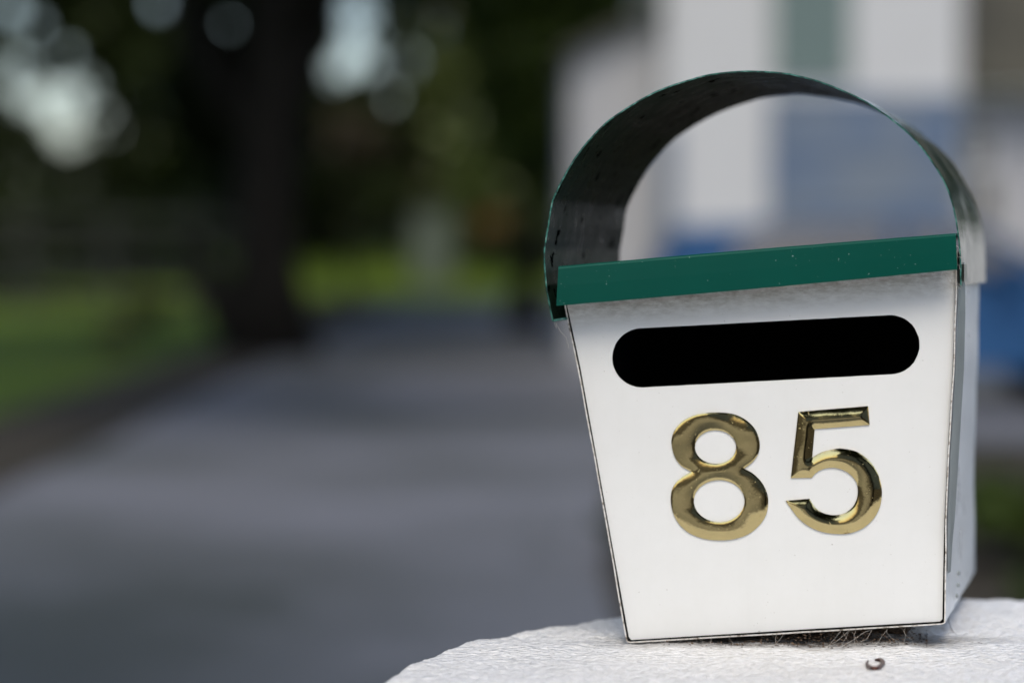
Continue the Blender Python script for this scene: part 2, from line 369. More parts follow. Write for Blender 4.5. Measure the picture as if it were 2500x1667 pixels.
tag(mesh('driveway', [(x, y, .004) for x, y in dr], [tuple(range(len(dr)))], M['asphalt']), kind='structure')

# ------------------------------------------------------------------ foliage
GAPS = [(148, 262, 62), (215, 330, 24), (290, 230, 20), (285, 320, 18), (45, 150, 24), (100, 235, 40), (205, 215, 42), (165, 330, 42), (255, 280, 26), (55, 250, 22), (22, 28, 36), (382, 8, 24), (648, 28, 34), (640, 75, 20),
        (868, 20, 56), (880, 85, 50), (862, 145, 52), (825, 178, 38), (905, 150, 34), (960, 20, 18), (418, 150, 13), (655, 168, 13), (300, 90, 9), (1010, 60, 11), (1290, 60, 9), (60, 140, 17), (170, 130, 20), (250, 110, 12), (560, 60, 20), (480, 30, 15), (520, 200, 13), (330, 190, 14), (90, 60, 18), (1000, 150, 20), (1080, 60, 22), (1130, 140, 14), (740, 90, 14), (780, 30, 20), (960, 240, 16), (1240, 150, 18), (20, 200, 22), (300, 370, 12), (700, 230, 12), (420, 250, 9)]
def gap_mask(P):
    d = P - np.array(CAM); cyv = d[:, 1] * sin(PITCH) + d[:, 2] * cos(PITCH); cz = d[:, 1] * cos(PITCH) - d[:, 2] * sin(PITCH)
    ok = np.ones(len(P), bool); good = cz > .5
    px = np.where(good, 1250 + F * d[:, 0] / np.where(good, cz, 1), -1e5); py = np.where(good, 833.5 - F * cyv / np.where(good, cz, 1), -1e5)
    for gx, gy, r in [(a_, b_, c_ * (1.35 if c_ < 26 else 1)) for a_, b_, c_ in GAPS]: ok &= (np.hypot(px - gx, py - gy) > r) | (rng.random(len(P)) < .04)
    return ok
def leaves(name, parent, blobs, n, size, m, gaps=True, label=None):
    """blobs: (centre, radii) ellipsoids; n leaf blades spread through their volume in clumps"""
    vol = np.array([b[1][0] * b[1][1] * b[1][2] for b in blobs]) ** .8; pr = vol / vol.sum()
    which = rng.choice(len(blobs), n, p=pr)
    C = np.array([b[0] for b in blobs])[which]; R = np.array([b[1] for b in blobs])[which]
    nc = max(8, n // 22)                                    # clump centres
    d = rng.normal(size=(nc, 3)); d /= np.linalg.norm(d, axis=1)[:, None]; rr = rng.random(nc) ** .45
    cl = d * rr[:, None]; pick = rng.integers(0, nc, n)
    P = C + R * cl[pick] + rng.normal(size=(n, 3)) * R * .055
    if gaps:
        ok = gap_mask(P); P = P[ok]
    k = len(P); sz = size * (.6 + .8 * rng.random(k))
    a = rng.normal(size=(k, 3)); a /= np.linalg.norm(a, axis=1)[:, None]
    b = np.cross(a, rng.normal(size=(k, 3))); b /= np.linalg.norm(b, axis=1)[:, None]
    a *= sz[:, None]; b *= (sz * .48)[:, None]; c = np.cross(a, b); c /= (np.linalg.norm(c, axis=1)[:, None] + 1e-9); c *= (sz * .18)[:, None]
    V = np.stack([P - a, P - a * .1 - b + c, P + a, P - a * .1 + b + c], axis=1).reshape(-1, 3)
    Fc = [(4 * i, 4 * i + 1, 4 * i + 2, 4 * i + 3) for i in range(k)]
    return mesh(name, V, Fc, m, parent)
def trunk(parent, base, height, r, limbs, lean=(0, 0), m='bark'):
    mb = MB(); pts = []; rad = []
    for k in range(9):
        t = k / 8; pts.append((base[0] + lean[0] * t + .16 * sin(5 * t + base[0]), base[1] + lean[1] * t + .06 * sin(5 * t), base[2] - .1 + height * t)); rad.append(r * (1.6 if k == 0 else 1.0) * (1 - .62 * t))
    mb.tube(pts, rad, 14)
    for (t0, dx, dy, dz) in limbs:
        k = int(t0 * 8); p = Vector(pts[k]); q = p + Vector((dx, dy, dz)); mid = (p + q) / 2 + Vector((0, 0, -.08 * dz))
        mb.tube([p, mid, q], [rad[k] * .62, rad[k] * .42, rad[k] * .16], 9)
    return mb.build('trunk', M[m], parent, smooth=True)
def tree(base, height, crown_r, n, size, m, label, r=.25, low=.25, cat='tree', group=None, gaps=True, name='broadleaf_tree', blobs=None):
    t = empty(name, base, label, cat, group)
    lim = [(.4, crown_r * .5, .3, height * .2), (.5, -crown_r * .55, -.2, height * .22), (.6, .2, crown_r * .5, height * .2), (.7, -.2, -crown_r * .4, height * .15)]
    trunk(t, base, height * .8, r, lim)
    if blobs is None:
        blobs = []
        for k in range(9):
            an = random.uniform(0, 2 * pi); q = random.random(); zz = base[2] + height * (low + (1 - low) * (.15 + .7 * q)); rr = crown_r * random.uniform(.2, .65)
            s = crown_r * random.uniform(.45, .7)
            blobs.append(((base[0] + cos(an) * rr, base[1] + sin(an) * rr, zz), (s, s, height * (1 - low) * random.uniform(.2, .32))))
        blobs.append(((base[0], base[1], base[2] + height * (low + .5 * (1 - low))), (crown_r * .8, crown_r * .8, height * (1 - low) * .5)))
    leaves('crown', t, blobs, n, size, m, gaps)
    return t

# big shade tree beside the drive, its crown stretched out of view to shade it
b = ground(672, 872); b = Vector((b.x, b.y, 0))
t = empty('shade_tree', b, 'big dark tree with a thick forked trunk standing at the left edge of the drive', 'tree')
trunk(t, b, 9.5, .40, [(.3, -1.15, .2, 1.9), (.12, -.9, 0, 1.4), (.25, -1.6, 1.0, 3.4), (.4, 2.6, -1, 4), (.5, -3, -2, 3.5), (.6, 1, 3, 3), (.3, 1.2, .6, 3.2)], lean=(.25, .2))
leaves('crown', t, [((-4.2, 27, 9), (4.5, 6, 2.7)), ((-1.8, 29.5, 9), (2.2, 5, 2.6)), ((-6, 22, 9), (3.5, 5, 2.3)), ((-2.6, 34, 9.5), (3.4, 5, 3)), ((-1.9, 29, 5.6), (1.1, 1.2, 1.6)), ((-2.0, 43, 10), (3.2, 6, 3)), ((-5, 45, 11), (5, 6, 3)), ((-3.25, 28.8, 3.2), (.75, .7, 1.5)), ((-2.7, 28.6, 4.4), (.8, .7, 1.0)), ((-1.6, 50, 9), (3, 5, 3.2)), ((-3.0, 15, 7.6), (3.0, 3.6, 1.9))], 50000, .24, M['leaf_dark'])
leafmat('leaf_ivy', (.008, .012, .004), (.018, .024, .008))
leaves('ivy', t, [((-3.55, 28.3, 3.0), (.6, .5, .8)), ((-3.1, 28.2, 2.1), (.45, .4, .65)), ((-2.75, 28, 2.6), (.42, .4, 1.1)), ((-3.0, 28, 3.8), (.7, .5, .8)), ((-2.9, 28.2, 1.6), (.33, .35, .45))], 9000, .10, M['leaf_ivy'])
# trees along the far side
far = [(-22, 66, 13, 5.2, 'leaf_dark', 'dark tree at the far left end of the tree line behind the rail fence'),
       (-15.5, 60, 12, 4.2, 'leaf_dark', 'dark tree left of the brightest patch of sky behind the rail fence'),
       (-9.6, 62, 13, 4.0, 'leaf_dark', 'dark tree right of the brightest patch of sky behind the rail fence'),
       (-5.6, 70, 14, 4.0, 'leaf_dark', 'tall dark tree behind the forked trunk at the edge of the drive'),
       (-2.2, 78, 13, 4.2, 'leaf_olive', 'olive tree behind the grass bank at the end of the drive'),
       (.3, 66, 12, 3.0, 'leaf_mid', 'bright green tree above the orange bush on the bank'),
       (4.5, 80, 15, 5.2, 'leaf_mid', 'tall green tree rising behind the hedge beside the house'),
       (-12.5, 84, 16, 5.5, 'leaf_dark', 'farthest dark tree, back row behind the brightest patch of sky'),
       (-28, 80, 16, 6, 'leaf_dark', 'back row tree beyond the far left of the lawn')]
for x, y, h, cr, mm, lab in far:
    tree(Vector((x, y, .9 if y > 60 and x > -30 and x < 14 else 0)), h, cr, 15000, .26, M[mm], lab, r=.28, low=.02, group='trees beyond the lawn and drive')
# brown-leaved small tree
b = Vector((at(845, 325, 58).x, 58, 0))
t = empty('small_tree', b, 'small tree with a tan brown crown at the end of the drive', 'tree')
trunk(t, b, 4.2, .1, [(.6, .4, 0, .8), (.7, -.4, 0, .8)])
leaves('crown', t, [((at(845, 325, 58)), (.62, .5, .55)), ((at(905, 345, 58)), (.4, .4, .4))], 900, .14, M['leaf_brown'])
# dense evergreen next to the house
b = Vector((.15, 36, 0)); t = empty('evergreen_tree', b, 'dense dark evergreen left of the white house', 'tree')
trunk(t, b, 7, .22, [])
leaves('crown', t, [((.35, 36, 3.5), (.95, 1.2, 1.3)), ((.35, 36.3, 4.9), (1.15, 1.2, 2.0)), ((.6, 36.8, 7), (1.3, 1.3, 2.4)), ((1.5, 38, 4.3), (1.1, 1.2, 2.5))], 16000, .15, M['leaf_hedge'], gaps=False)
tree(Vector((-3.1, 1.6, 0)), 8.0, 2.6, 16000, .14, M['leaf_dark'], 'unseen dark tree added to shade the near left end of the drive', r=.2, low=.4, gaps=False)  # tree added out of view to shade the near drive
tree(Vector((14.5, 27, 0)), 11, 4.2, 9000, .22, M['leaf_dark'], 'unseen dark tree far right of the house wing, added for the hoop to mirror', r=.3, low=.02, gaps=False)  # added out of view so the inside of the hoop mirrors dark
tree(Vector((9.6, 31, 0)), 12, 2.8, 9000, .2, M['leaf_dark'], 'unseen tall dark tree behind the added white wall, put there for the hoop to mirror', r=.25, low=.15, gaps=False)  # added out of view for the dark upper reflection on the hoop
# under-planting in the shade behind the fence (hedge) and shrubs
def shrub(name, c, R, n, size, m, label, cat='shrub', group=None):
    b = Vector((c[0], c[1], 0)) if not isinstance(c, Vector) or True else c
    base = Vector((c[0], c[1], max(0, c[2] - R[2])))
    t = empty(name, base, label, cat, group)
    mb = MB()
    for k in range(5):
        an = k * 1.3; mb.tube([base, base + Vector((cos(an) * R[0] * .3, sin(an) * R[1] * .3, R[2] * .7)), base + Vector((cos(an) * R[0] * .6, sin(an) * R[1] * .6, R[2] * 1.3))], [.03 * R[2] + .006, .02 * R[2] + .004, .004], 6)
    mb.build('stem', M['bark'], t)
    bl = [(tuple(Vector(c) + Vector((random.uniform(-.5, .5) * R[0], random.uniform(-.5, .5) * R[1], random.uniform(-.2, .4) * R[2]))), (R[0] * .6, R[1] * .6, R[2] * .6)) for _ in range(5)]
    leaves('foliage', t, bl, n, size, m, gaps=False); return t
shrub('hedge', (-15, 53, 1.2), (9, 1.2, 1.5), 9000, .14, M['leaf_dark'], 'long dark hedge along the back of the lawn behind the rail fence', 'hedge')
shrub('hedge', (-6, 92, 2.3), (17, 1.5, 2.4), 12000, .22, M['leaf_dark'], 'tall far hedge closing the view behind the grass bank', 'hedge')
shrub('shrub', at(262, 850, 28), (.30, .3, .32), 700, .07, M['leaf_brown'], 'small brown leaved shrub on the lawn, nearer the road edge')
shrub('shrub', at(350, 765, 36), (.42, .3, .38), 700, .07, M['leaf_olive'], 'brownish olive shrub on the lawn behind the smaller brown one')
shrub('flowering_shrub', at(1205, 545, 63), (.55, .5, .5), 1200, .09, M['leaf_orange'], 'bush with orange flowers on the grass bank', 'bush')
shrub('shrub', at(1330, 560, 60), (1.0, .6, .6), 1800, .1, M['leaf_mid'], 'rounded green shrub right of the orange bush')
shrub('shrub', at(930, 480, 66), (.9, .6, .75), 1800, .1, M['leaf_dark'], 'dark shrub on the bank left of the pale cabinet')
# garden bed by the pillar
shrub('shrub', (2.45, 9.6, .16), (.75, .7, .2), 3500, .05, M['leaf_hedge'], 'low dark green shrub in the bed behind the right of the letterbox', group='shrubs in the garden bed')
shrub('shrub', (1.35, 10.6, .22), (.7, .6, .28), 3000, .05, M['leaf_dark'], 'low dark shrub in the bed hidden behind the letterbox', group='shrubs in the garden bed')
shrub('shrub', (.62, 9.3, .10), (.30, .7, .14), 1200, .04, M['leaf_dark'], 'lowest shrub of the bed at the edge of the drive just left of the letterbox', group='shrubs in the garden bed')
shrub('shrub', (3.3, 11.0, .12), (.7, .6, .2), 2600, .05, M['leaf_brown'], 'reddish brown shrub at the right end of the garden bed', group='shrubs in the garden bed')
shrub('shrub', (2.2, 7.4, .12), (.8, .5, .2), 3200, .05, M['leaf_dark'], 'dark shrub of the bed nearest the white pillar', group='shrubs in the garden bed')

# rail fence behind the lawn
fx = empty('rail_fence', Vector((-14, 45, 0)), 'dark wooden rail fence across the back of the lawn', 'fence')
for k in range(13):
    x = -23 + k * 1.55
    MB().box(x - .07, x + .07, 44.93, 45.07, -.1, 1.95).build('fence_post', M['fence_wood'], fx)
for z in (.55, 1.15, 1.72):
    MB().box(-23.2, -4.2, 44.86, 44.925, z - .06, z + .06).build('rail', M['fence_wood'], fx)
# pale cabinet on the bank
p = at(1055, 560, 62); cb = empty('utility_cabinet', Vector((p.x, 62, .2)), 'pale grey green cabinet standing on the grass bank beside the orange bush', 'cabinet')
MB().box(p.x - .5, p.x + .5, 62, 62.5, .1, 2.05).build('body', M['cabinet'], cb)
MB().box(p.x - .55, p.x + .55, 61.94, 62.56, 2.053, 2.14).build('lid', M['cabinet'], cb)
MB().box(p.x - .44, p.x + .44, 61.975, 61.997, .3, 1.95).build('door', M['cabinet'], cb)

# ------------------------------------------------------------------ house
H = Vector((3.2, 26, 0)); hs = empty('white_house', H, 'white boarded two storey house with a blue garage door behind the letterbox', 'house')
MB().box(1.64, 4.82, 26, 33, 0, 6.4).build('wall', M['boards'], hs)
MB().prism([(1.3, 6.403), (5.2, 6.403), (3.23, 8.2)], 25.6, 33.4).build('roof', M['tiles'], hs)
gd = MB().box(2.88, 4.72, 25.955, 25.997, .02, 2.74).build('garage_door', M['door_blue'], hs)
gr = MB()
for k in range(5): gr.box(2.9, 4.7, 25.935, 25.953, .06 + k * .54, .06 + k * .54 + .47)
gr.build('door_panels', M['door_blue'], gd)
MB().box(3.62, 3.98, 25.91, 25.933, 1.0, 1.04).build('handle', M['alloy'], gd)
tr = MB().box(2.76, 2.875, 25.94, 25.996, 0, 2.745).box(4.725, 4.8, 25.94, 25.996, 0, 2.745).box(2.76, 4.8, 25.94, 25.996, 2.748, 2.86)
tr.build('door_trim', M['door_blue'], hs)
wf = MB().box(2.80, 3.62, 25.93, 25.996, 3.02, 3.10).box(2.80, 2.87, 25.93, 25.996, 3.103, 4.6).box(3.55, 3.62, 25.93, 25.996, 3.103, 4.6).box(2.80, 3.62, 25.93, 25.996, 4.603, 4.68)
win = wf.build('window', M['shutter'], hs)
MB().box(2.873, 3.547, 25.96, 25.98, 3.103, 4.6).build('pane', M['shutter'], win)
sl_ = MB()
for k in range(18): sl_.box(2.88, 3.54, 25.945, 25.957, 3.12 + k * .082, 3.12 + k * .082 + .05)
sl_.build('louvre', M['shutter'], win)
MB().box(1.60, 1.76, 25.9, 25.996, .02, 2.5).build('corner_board', M['door_blue'], hs)
lw = empty('garage', Vector((1.1, 26.6, 0)), 'pale grey lean-to shed against the left side of the white house', 'shed')
MB().prism([(.66, 0), (1.637, 0), (1.637, 3.78), (.66, 3.32)], 26.6, 31).build('wall', M['boards_grey'], lw)
MB().prism([(.55, 3.27), (1.637, 3.785), (1.637, 3.88), (.55, 3.37)], 26.4, 31.2).build('roof', M['tiles'], lw)
rw = empty('house_wing', Vector((6, 27, 0)), 'single storey grey house wing with small dark windows right of the white house', 'house')
MB().box(4.823, 7.6, 27, 33, 0, 2.95).build('wall', M['boards_grey'], rw)
i = MB(); i.v = [(4.823, 26.5, 2.93), (7.9, 26.5, 2.93), (7.9, 31, 5.1), (4.823, 31, 5.1), (4.823, 26.5, 3.05), (7.9, 26.5, 3.05), (7.9, 31, 5.22), (4.823, 31, 5.22)]
i.f = [(0, 3, 2, 1), (4, 5, 6, 7), (0, 1, 5, 4), (1, 2, 6, 5), (2, 3, 7, 6), (3, 0, 4, 7)]; i.build('roof', M['tiles'], rw)
for (x0, x1, z0, z1) in ((5.05, 5.28, 2.18, 2.55), (5.12, 5.38, 1.55, 1.98), (6.3, 7.3, 1.1, 2.1)):
    wn = MB().box(x0 - .06, x1 + .06, 26.95, 26.997, z0 - .06, z0 - .003).box(x0 - .06, x1 + .06, 26.95, 26.997, z1 + .003, z1 + .06).box(x0 - .06, x0 - .003, 26.95, 26.997, z0, z1).box(x1 + .003, x1 + .06, 26.95, 26.997, z0, z1).build('window', M['boards'], rw)
    MB().box(x0, x1, 26.975, 26.99, z0, z1).build('pane', M['glass'], wn)

gw = empty('reflector_wall', Vector((10, 27, 0)), 'unseen white wall right of the grey house wing, added to brighten reflections in the letterbox', 'wall')  # wall added out of view so hoop and box side reflect bright
MB().box(7.9, 13, 27, 27.25, -.02, 2.0).build('wall', M['white_paint'], gw)
MB().box(7.86, 13.04, 26.95, 27.3, 2.003, 2.09).build('reflector_coping', M['boards'], gw)
# ------------------------------------------------------------------ blue car parked in front of the house
def car(cx, cy):
    c = empty('parked_car', Vector((cx, cy, 0)), 'blue hatchback parked sideways in front of the white house', 'car')
    FL = -1
    prof = [(-2.05, .32), (-2.08, .62), (-2.02, .88), (-1.92, .98), (-1.15, 1.03), (-.45, 1.40), (.15, 1.43), (1.1, 1.42), (1.72, 1.40), (1.92, 1.05), (2.02, .85), (2.04, .45), (1.98, .30)]
    pr = []
    def sec(y, inset, top):                       # tapered greenhouse
        return [(x * (1 - inset * .02), y, z if z < 1.04 else 1.04 + (z - 1.04) * top) for x, z in prof]
    arch = lambda x0: [(x0 + .36 * cos(a), .32 + .36 * sin(a)) for a in np.linspace(0, pi, 9)]
    low = [(-1.98, .26)] + [p for p in reversed(arch(-1.28))] + [p for p in reversed(arch(1.27))] + [(1.98, .26)]
    body = [(x, z) for x, z in prof]
    outline = low + list(reversed([(x, z) for x, z in prof if z > .32 or abs(x) > 1.9]))
    seen = []; [seen.append(q) for q in outline if q not in seen]; outline = seen
    ys = [-.85, -.80, -.4, .4, .80, .85]; V = []; Fc = []; n = len(outline)
    for y in ys:
        for x, z in outline:
            yy = y
            k = max(0, min(1, (z - .98) / .48)); yy = y * (1 - .22 * k); s = 1 - (.012 if abs(y) > .82 else 0)
            V.append((cx + FL * x * s, cy + yy, z * s if z > .5 else z))
    for k in range(len(ys) - 1):
        for q in range(n):
            a, b2 = k * n + q, k * n + (q + 1) % n; Fc.append((a, b2, b2 + n, a + n))
    # side skins triangulated
    for row, flip in ((0, False), (len(ys) - 1, True)):
        vv, ee, ff, *_ = delaunay_2d_cdt([Vector(p) for p in outline], [(q, (q + 1) % n) for q in range(n)], [], 1, 1e-5)
        for f in ff: Fc.append(tuple(row * n + q for q in (f if flip else reversed(f))))
    bd = mesh('body', V, Fc, M['car_blue'], c)
    wx = [[(-1.0, 1.06), (-.40, 1.37), (.08, 1.41), (.08, 1.06)], [(.16, 1.06), (.16, 1.41), (1.02, 1.40), (1.30, 1.30), (1.42, 1.06)]]
    for sgn in (-1, 1):
        for poly in wx:
            V = []
            for x, z in poly:
                k = max(0, (z - .98) / .48); V.append((cx + FL * x, cy + sgn * (.85 * (1 - .22 * k) + .004), z))
            V += [(x, y - sgn * .012, z) for x, y, z in V]; n = len(poly)
            mesh('window', V, [tuple(range(n)), tuple(range(2 * n - 1, n - 1, -1))] + [(a, (a + 1) % n, n + (a + 1) % n, n + a) for a in range(n)], M['glass'], c)
        MB().box(cx + .60, cx + .78, cy + sgn * .96 - .06, cy + sgn * .96 + .06, 1.02, 1.14).build('wing_mirror', M['car_blue'], c)
        MB().box(cx - .02, cx + .12, cy + sgn * .858 - .012, cy + sgn * .858 + .012, .86, .885).build('door_handle', M['alloy'], c)
        MB().box(cx + 1.88, cx + 2.05, cy + sgn * .66 - .14, cy + sgn * .66 + .14, .66, .82).build('headlight', M['lamp_clear'], c)
        MB().box(cx - 2.035, cx - 1.90, cy + sgn * .70 - .1, cy + sgn * .70 + .1, .70, .92).build('tail_light', M['lamp_red'], c)
    ws = MB(); ws.v = [(cx + 1.13, cy - .66, 1.05), (cx + 1.13, cy + .66, 1.05), (cx + .50, cy + .56, 1.385), (cx + .50, cy - .56, 1.385)]; ws.v += [(x + .012, y, z + .02) for x, y, z in ws.v]
    ws.f = [(0, 3, 2, 1), (4, 5, 6, 7), (0, 1, 5, 4), (1, 2, 6, 5), (2, 3, 7, 6), (3, 0, 4, 7)]; ws.build('windscreen', M['glass'], c)
    for x in (-1.27, 1.28):
        for sgn in (-1, 1):
            y = cy + sgn * .76
            wh = MB().tube([(cx + x, y - .1, .31), (cx + x, y - .08, .31), (cx + x, y + .08, .31), (cx + x, y + .1, .31)], [.29, .31, .31, .29], 28).build('wheel', M['rubber'], c)
            MB().tube([(cx + x, y + sgn * .09, .31), (cx + x, y + sgn * .108, .31)], [.2, .19], 20).build('rim', M['alloy'], wh)
    return c
car(3.02, 18.9)

# ------------------------------------------------------------------ behind the viewer: what the polished brass and paint reflect
nb = empty('unseen_house', Vector((3, -22, 0)), 'pale unseen house added behind the viewer for the brass numbers to mirror', 'house')  # unseen house put in as a pale tone for the brass
MB().box(-1, 12, -28, -20, 0, 3.0).build('wall', M['boards_grey'], nb)
MB().prism([(-1.5, 3.003), (12.5, 3.003), (10, 5), (1, 5)], -28.4, -19.6).build('roof', M['tiles'], nb)
tree(Vector((-6.5, -3.5, 0)), 8.0, 2.8, 6000, .16, M['leaf_mid'], 'green tree behind the viewer to the left of the drive', r=.2, low=.15, gaps=False)
tree(Vector((.8, -7.5, 0)), 7.0, 2.4, 9000, .16, M['leaf_dark'], 'unseen dark tree added directly behind the viewer, mirrored in the top edges of the numbers', r=.22, low=.32, gaps=False)  # unseen tree added to darken the upper reflections in the numbers
tree(Vector((-9, -14, 0)), 9.0, 3.5, 6000, .2, M['leaf_dark'], 'dark tree farther behind the viewer left of the added pale house', r=.25, low=.1, gaps=False)

# ------------------------------------------------------------------ round white pillar
PC = Vector((.30, 1.264)); PR = .3755; PZ = 1.25 - .2425
def pz(x, y):
    r = math.hypot(x - PC.x, y - PC.y)
    z = PZ + .004 - .002 * (r / PR) ** 4 - .0
    z += .0022 * noise.noise(Vector((x * 22, y * 22, 1))) + .0012 * noise.noise(Vector((x * 70, y * 70, 4))) +   .0007 * noise.noise(Vector((x * 190, y * 260, 9)))
    return z
V = []; Fc = []; nr, na = 150, 900
for j in range(nr + 1):
    for i in range(na):
        a = 2 * pi * i / na; wob = 1 + .006 * noise.noise(Vector((cos(a) * 7, sin(a) * 7, 0))) + .0035 * noise.noise(Vector((cos(a) * 30, sin(a) * 30, 3)))
        r = PR * wob * (j / nr) ** .8; x = PC.x + r * cos(a); y = PC.y + r * sin(a); V.append((x, y, pz(x, y)))
top0 = nr * na
ed = [(.004, -.003), (.007, -.010), (.008, -.022), (.006, -.06), (.006, -1.05)]
for dr_, dz in ed:
    for i in range(na):
        a = 2 * pi * i / na; x, y, z = V[top0 + i]; V.append((x + cos(a) * dr_, y + sin(a) * dr_, max(-.02, z + dz)))
for j in range(nr + len(ed)):
    for i in range(na):
        a = j * na + i; b2 = j * na + (i + 1) % na; Fc.append((a, a + na, b2 + na, b2))
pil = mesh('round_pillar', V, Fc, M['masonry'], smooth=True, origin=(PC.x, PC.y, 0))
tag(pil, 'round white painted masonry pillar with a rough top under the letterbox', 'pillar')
def on_pillar(px, py):
    p = ground(px, py, PZ)
    for _ in range(4): p = ground(px, py, pz(p.x, p.y))
    return p

# ------------------------------------------------------------------ letterbox
base = fr(1900, 1540); base = Vector((base.x + .02, base.y + .1, PZ))
lb = empty('letterbox', base, 'white metal letterbox number 85 with a green lid and hoop, tilted on the white pillar', 'letterbox')
def part(name, V, Fc, m, parent=None, **k):
    return mesh(name, V, Fc, m, parent or lb, **k)
def pxoff(pts):                                    # inward offset helper for shell (photo px)
    return pts
# shell: sheet-metal wrap (left, bottom, right, back)
outerL = [(1366, 690), (1387, 791), (1410, 900), (1447, 1100), (1483, 1300), (1505, 1430), (1527, 1556)]
outerC = [(1530, 1566), (1538, 1569)]
outerR = [(2300, 1524), (2308, 1520), (2309, 1500), (2310, 1400), (2311, 1267), (2318, 1100), (2330, 900), (2336, 717), (2337, 612)]
shell = outerL + outerC + outerR
def back_s(p):                                     # depth of the shell at that height
    t = (p[1] - 612) / (1520 - 612); t = max(0, min(1, t)); return .172 + (.236 - .172) * t
def resample(pts, step):
    out = []
    for a, b2 in zip(pts, pts[1:]):
        n = max(1, int(math.hypot(b2[0] - a[0], b2[1] - a[1]) / step))
        for k in range(n): out.append((a[0] + (b2[0] - a[0]) * k / n, a[1] + (b2[1] - a[1]) * k / n))
    out.append(pts[-1]); return out
shell = resample(shell, 22)
def normals(pts, closed=False):
    out = []; n = len(pts)
    for k in range(n):
        a = pts[max(0, k - 1)]; b2 = pts[min(n - 1, k + 1)]
        d = Vector((b2[0] - a[0], b2[1] - a[1])).normalized(); out.append(Vector((d.y, -d.x)))
    return out
ns = normals(shell); TH = 3.4                      # sheet thickness in photo px (0.8 mm)
inner = [(p[0] + q.x * TH, p[1] + q.y * TH) for p, q in zip(shell, ns)]
wob = [1.2 * noise.noise(Vector((p[0] * .013, p[1] * .013, 0))) for p in shell]
V = []; Fc = []; fm = []; n = len(shell); rows = 12
for k in range(rows + 1):
    for lst in (shell, inner):
        for j, p in enumerate(lst):
            q = fr(p[0] + wob[j] * .8, p[1] + wob[j] * .5); sdep = back_s(p) * k / rows
            V.append(q + AX * sdep + Vector((.0006 * noise.noise(Vector((q.x * 30, q.z * 30, k * .7))), 0, 0)) * (k > 0))
W = 2 * n
for k in range(rows):
    for j in range(n - 1):
        a = k * W + j; Fc.append((a, a + 1, a + W + 1, a + W)); fm.append(0)
        a = k * W + n + j; Fc.append((a, a + W, a + W + 1, a + 1)); fm.append(1)
for j in range(n - 1):                              # front rim
    Fc.append((j, n + j, n + j + 1, j + 1)); fm.append(2)
    a = rows * W + j; Fc.append((a, a + 1, a + n + 1, a + n)); fm.append(1)
body = part('box_shell', V, Fc, None, mats=[M['white_paint'], M['dark_liner'], M['rim']], fm=fm, smooth=False)
# back plate
bp = [fr(*p) + AX * (back_s(p) + .0005) for p in shell]; bp2 = [q + AX * .001 for q in bp]
part('back_panel', bp + bp2, [tuple(range(n)), tuple(range(2 * n - 1, n - 1, -1))] + [(a, n + a, n + (a + 1) % n, (a + 1) % n) for a in range(n)], None, mats=[M['dark_liner'], M['white_paint']], fm=[0, 1] + [1] * n)
# folded seam along the front of the right side
sr = [(2312, 1400, 1), (2311, 1330, 6), (2312, 1267, 11), (2319, 1100, 14.5), (2331, 900, 14.5), (2337, 760, 12), (2338, 700, 10), (2338, 640, 9)]
V = []
for x, y, wd in sr:
    p = fr(x + 1.5, y); q = p + AX * .006; V += [p + AX * .0012, fr(x + wd, y) + AX * .010 + Vector((.0012, 0, 0))]
part('side_seam', V, [(2 * k, 2 * k + 1, 2 * k + 3, 2 * k + 2) for k in range(len(sr) - 1)], M['zinc'])
# front panel with the slot
pan = [(1371, 690), (1394, 791), (1417, 900), (1453, 1100), (1489, 1300), (1535, 1556), (1541, 1563), (2000, 1535), (2296, 1518), (2302, 1512), (2304, 1400), (2307, 1267), (2315, 1100), (2327, 900), (2333, 717), (2334, 615)]
pan = resample(pan + [pan[0]], 24)[:-1]
cl, cr_, rs = (1567, 874), (2174, 842), 72.5
ta = math.atan2(cr_[1] - cl[1], cr_[0] - cl[0])
slot = [(cl[0] + rs * cos(ta + a), cl[1] + rs * sin(ta + a)) for a in np.linspace(pi / 2, 3 * pi / 2, 33)] + [(cr_[0] + rs * cos(ta + a), cr_[1] + rs * sin(ta + a)) for a in np.linspace(-pi / 2, pi / 2, 33)]
slot = resample(slot + [slot[0]], 16)[:-1]
slot = [(x + .9 * noise.noise(Vector((x * .09, y * .09, 0))) * (1.8 if x > 2200 else .6), y + .5 * noise.noise(Vector((x * .08, y * .08, 5)))) for x, y in slot]
V2, T = triangulate([pan, slot], 26)
POFF = -.0028
def warp(x, y): return .0007 * noise.noise(Vector((x * .004, y * .004, 2)))
nb_ = len(pan) + len(slot); V = [fr(x, y, POFF + warp(x, y)) for x, y in V2]; n0 = len(V)
V += [fr(x, y, POFF - .0011 + warp(x, y)) for x, y in V2]
def orient(T, V):
    out = []
    for t in T:
        a, b2, c = (V[k] for k in t); nrm = (b2 - a).cross(c - a)
        out.append(tuple(int(k) for k in (t if nrm.dot(NF) > 0 else t[::-1])))
    return out
To = orient(T, V); Fc = list(To) + [tuple(n0 + k for k in reversed(t)) for t in To]; fm = [0] * len(To) + [1] * len(To)
def boundary(To):
    e = {}
    for t in To:
        for k in range(3): e[(t[k], t[(k + 1) % 3])] = 1
    return [ab for ab in e if (ab[1], ab[0]) not in e]
for a, b2 in boundary(To): Fc.append((b2, a, n0 + a, n0 + b2)); fm.append(2)
fp = part('front_panel', V, Fc, None, mats=[M['white_panel'], M['dark_liner'], M['white_paint']], fm=fm, smooth=False)
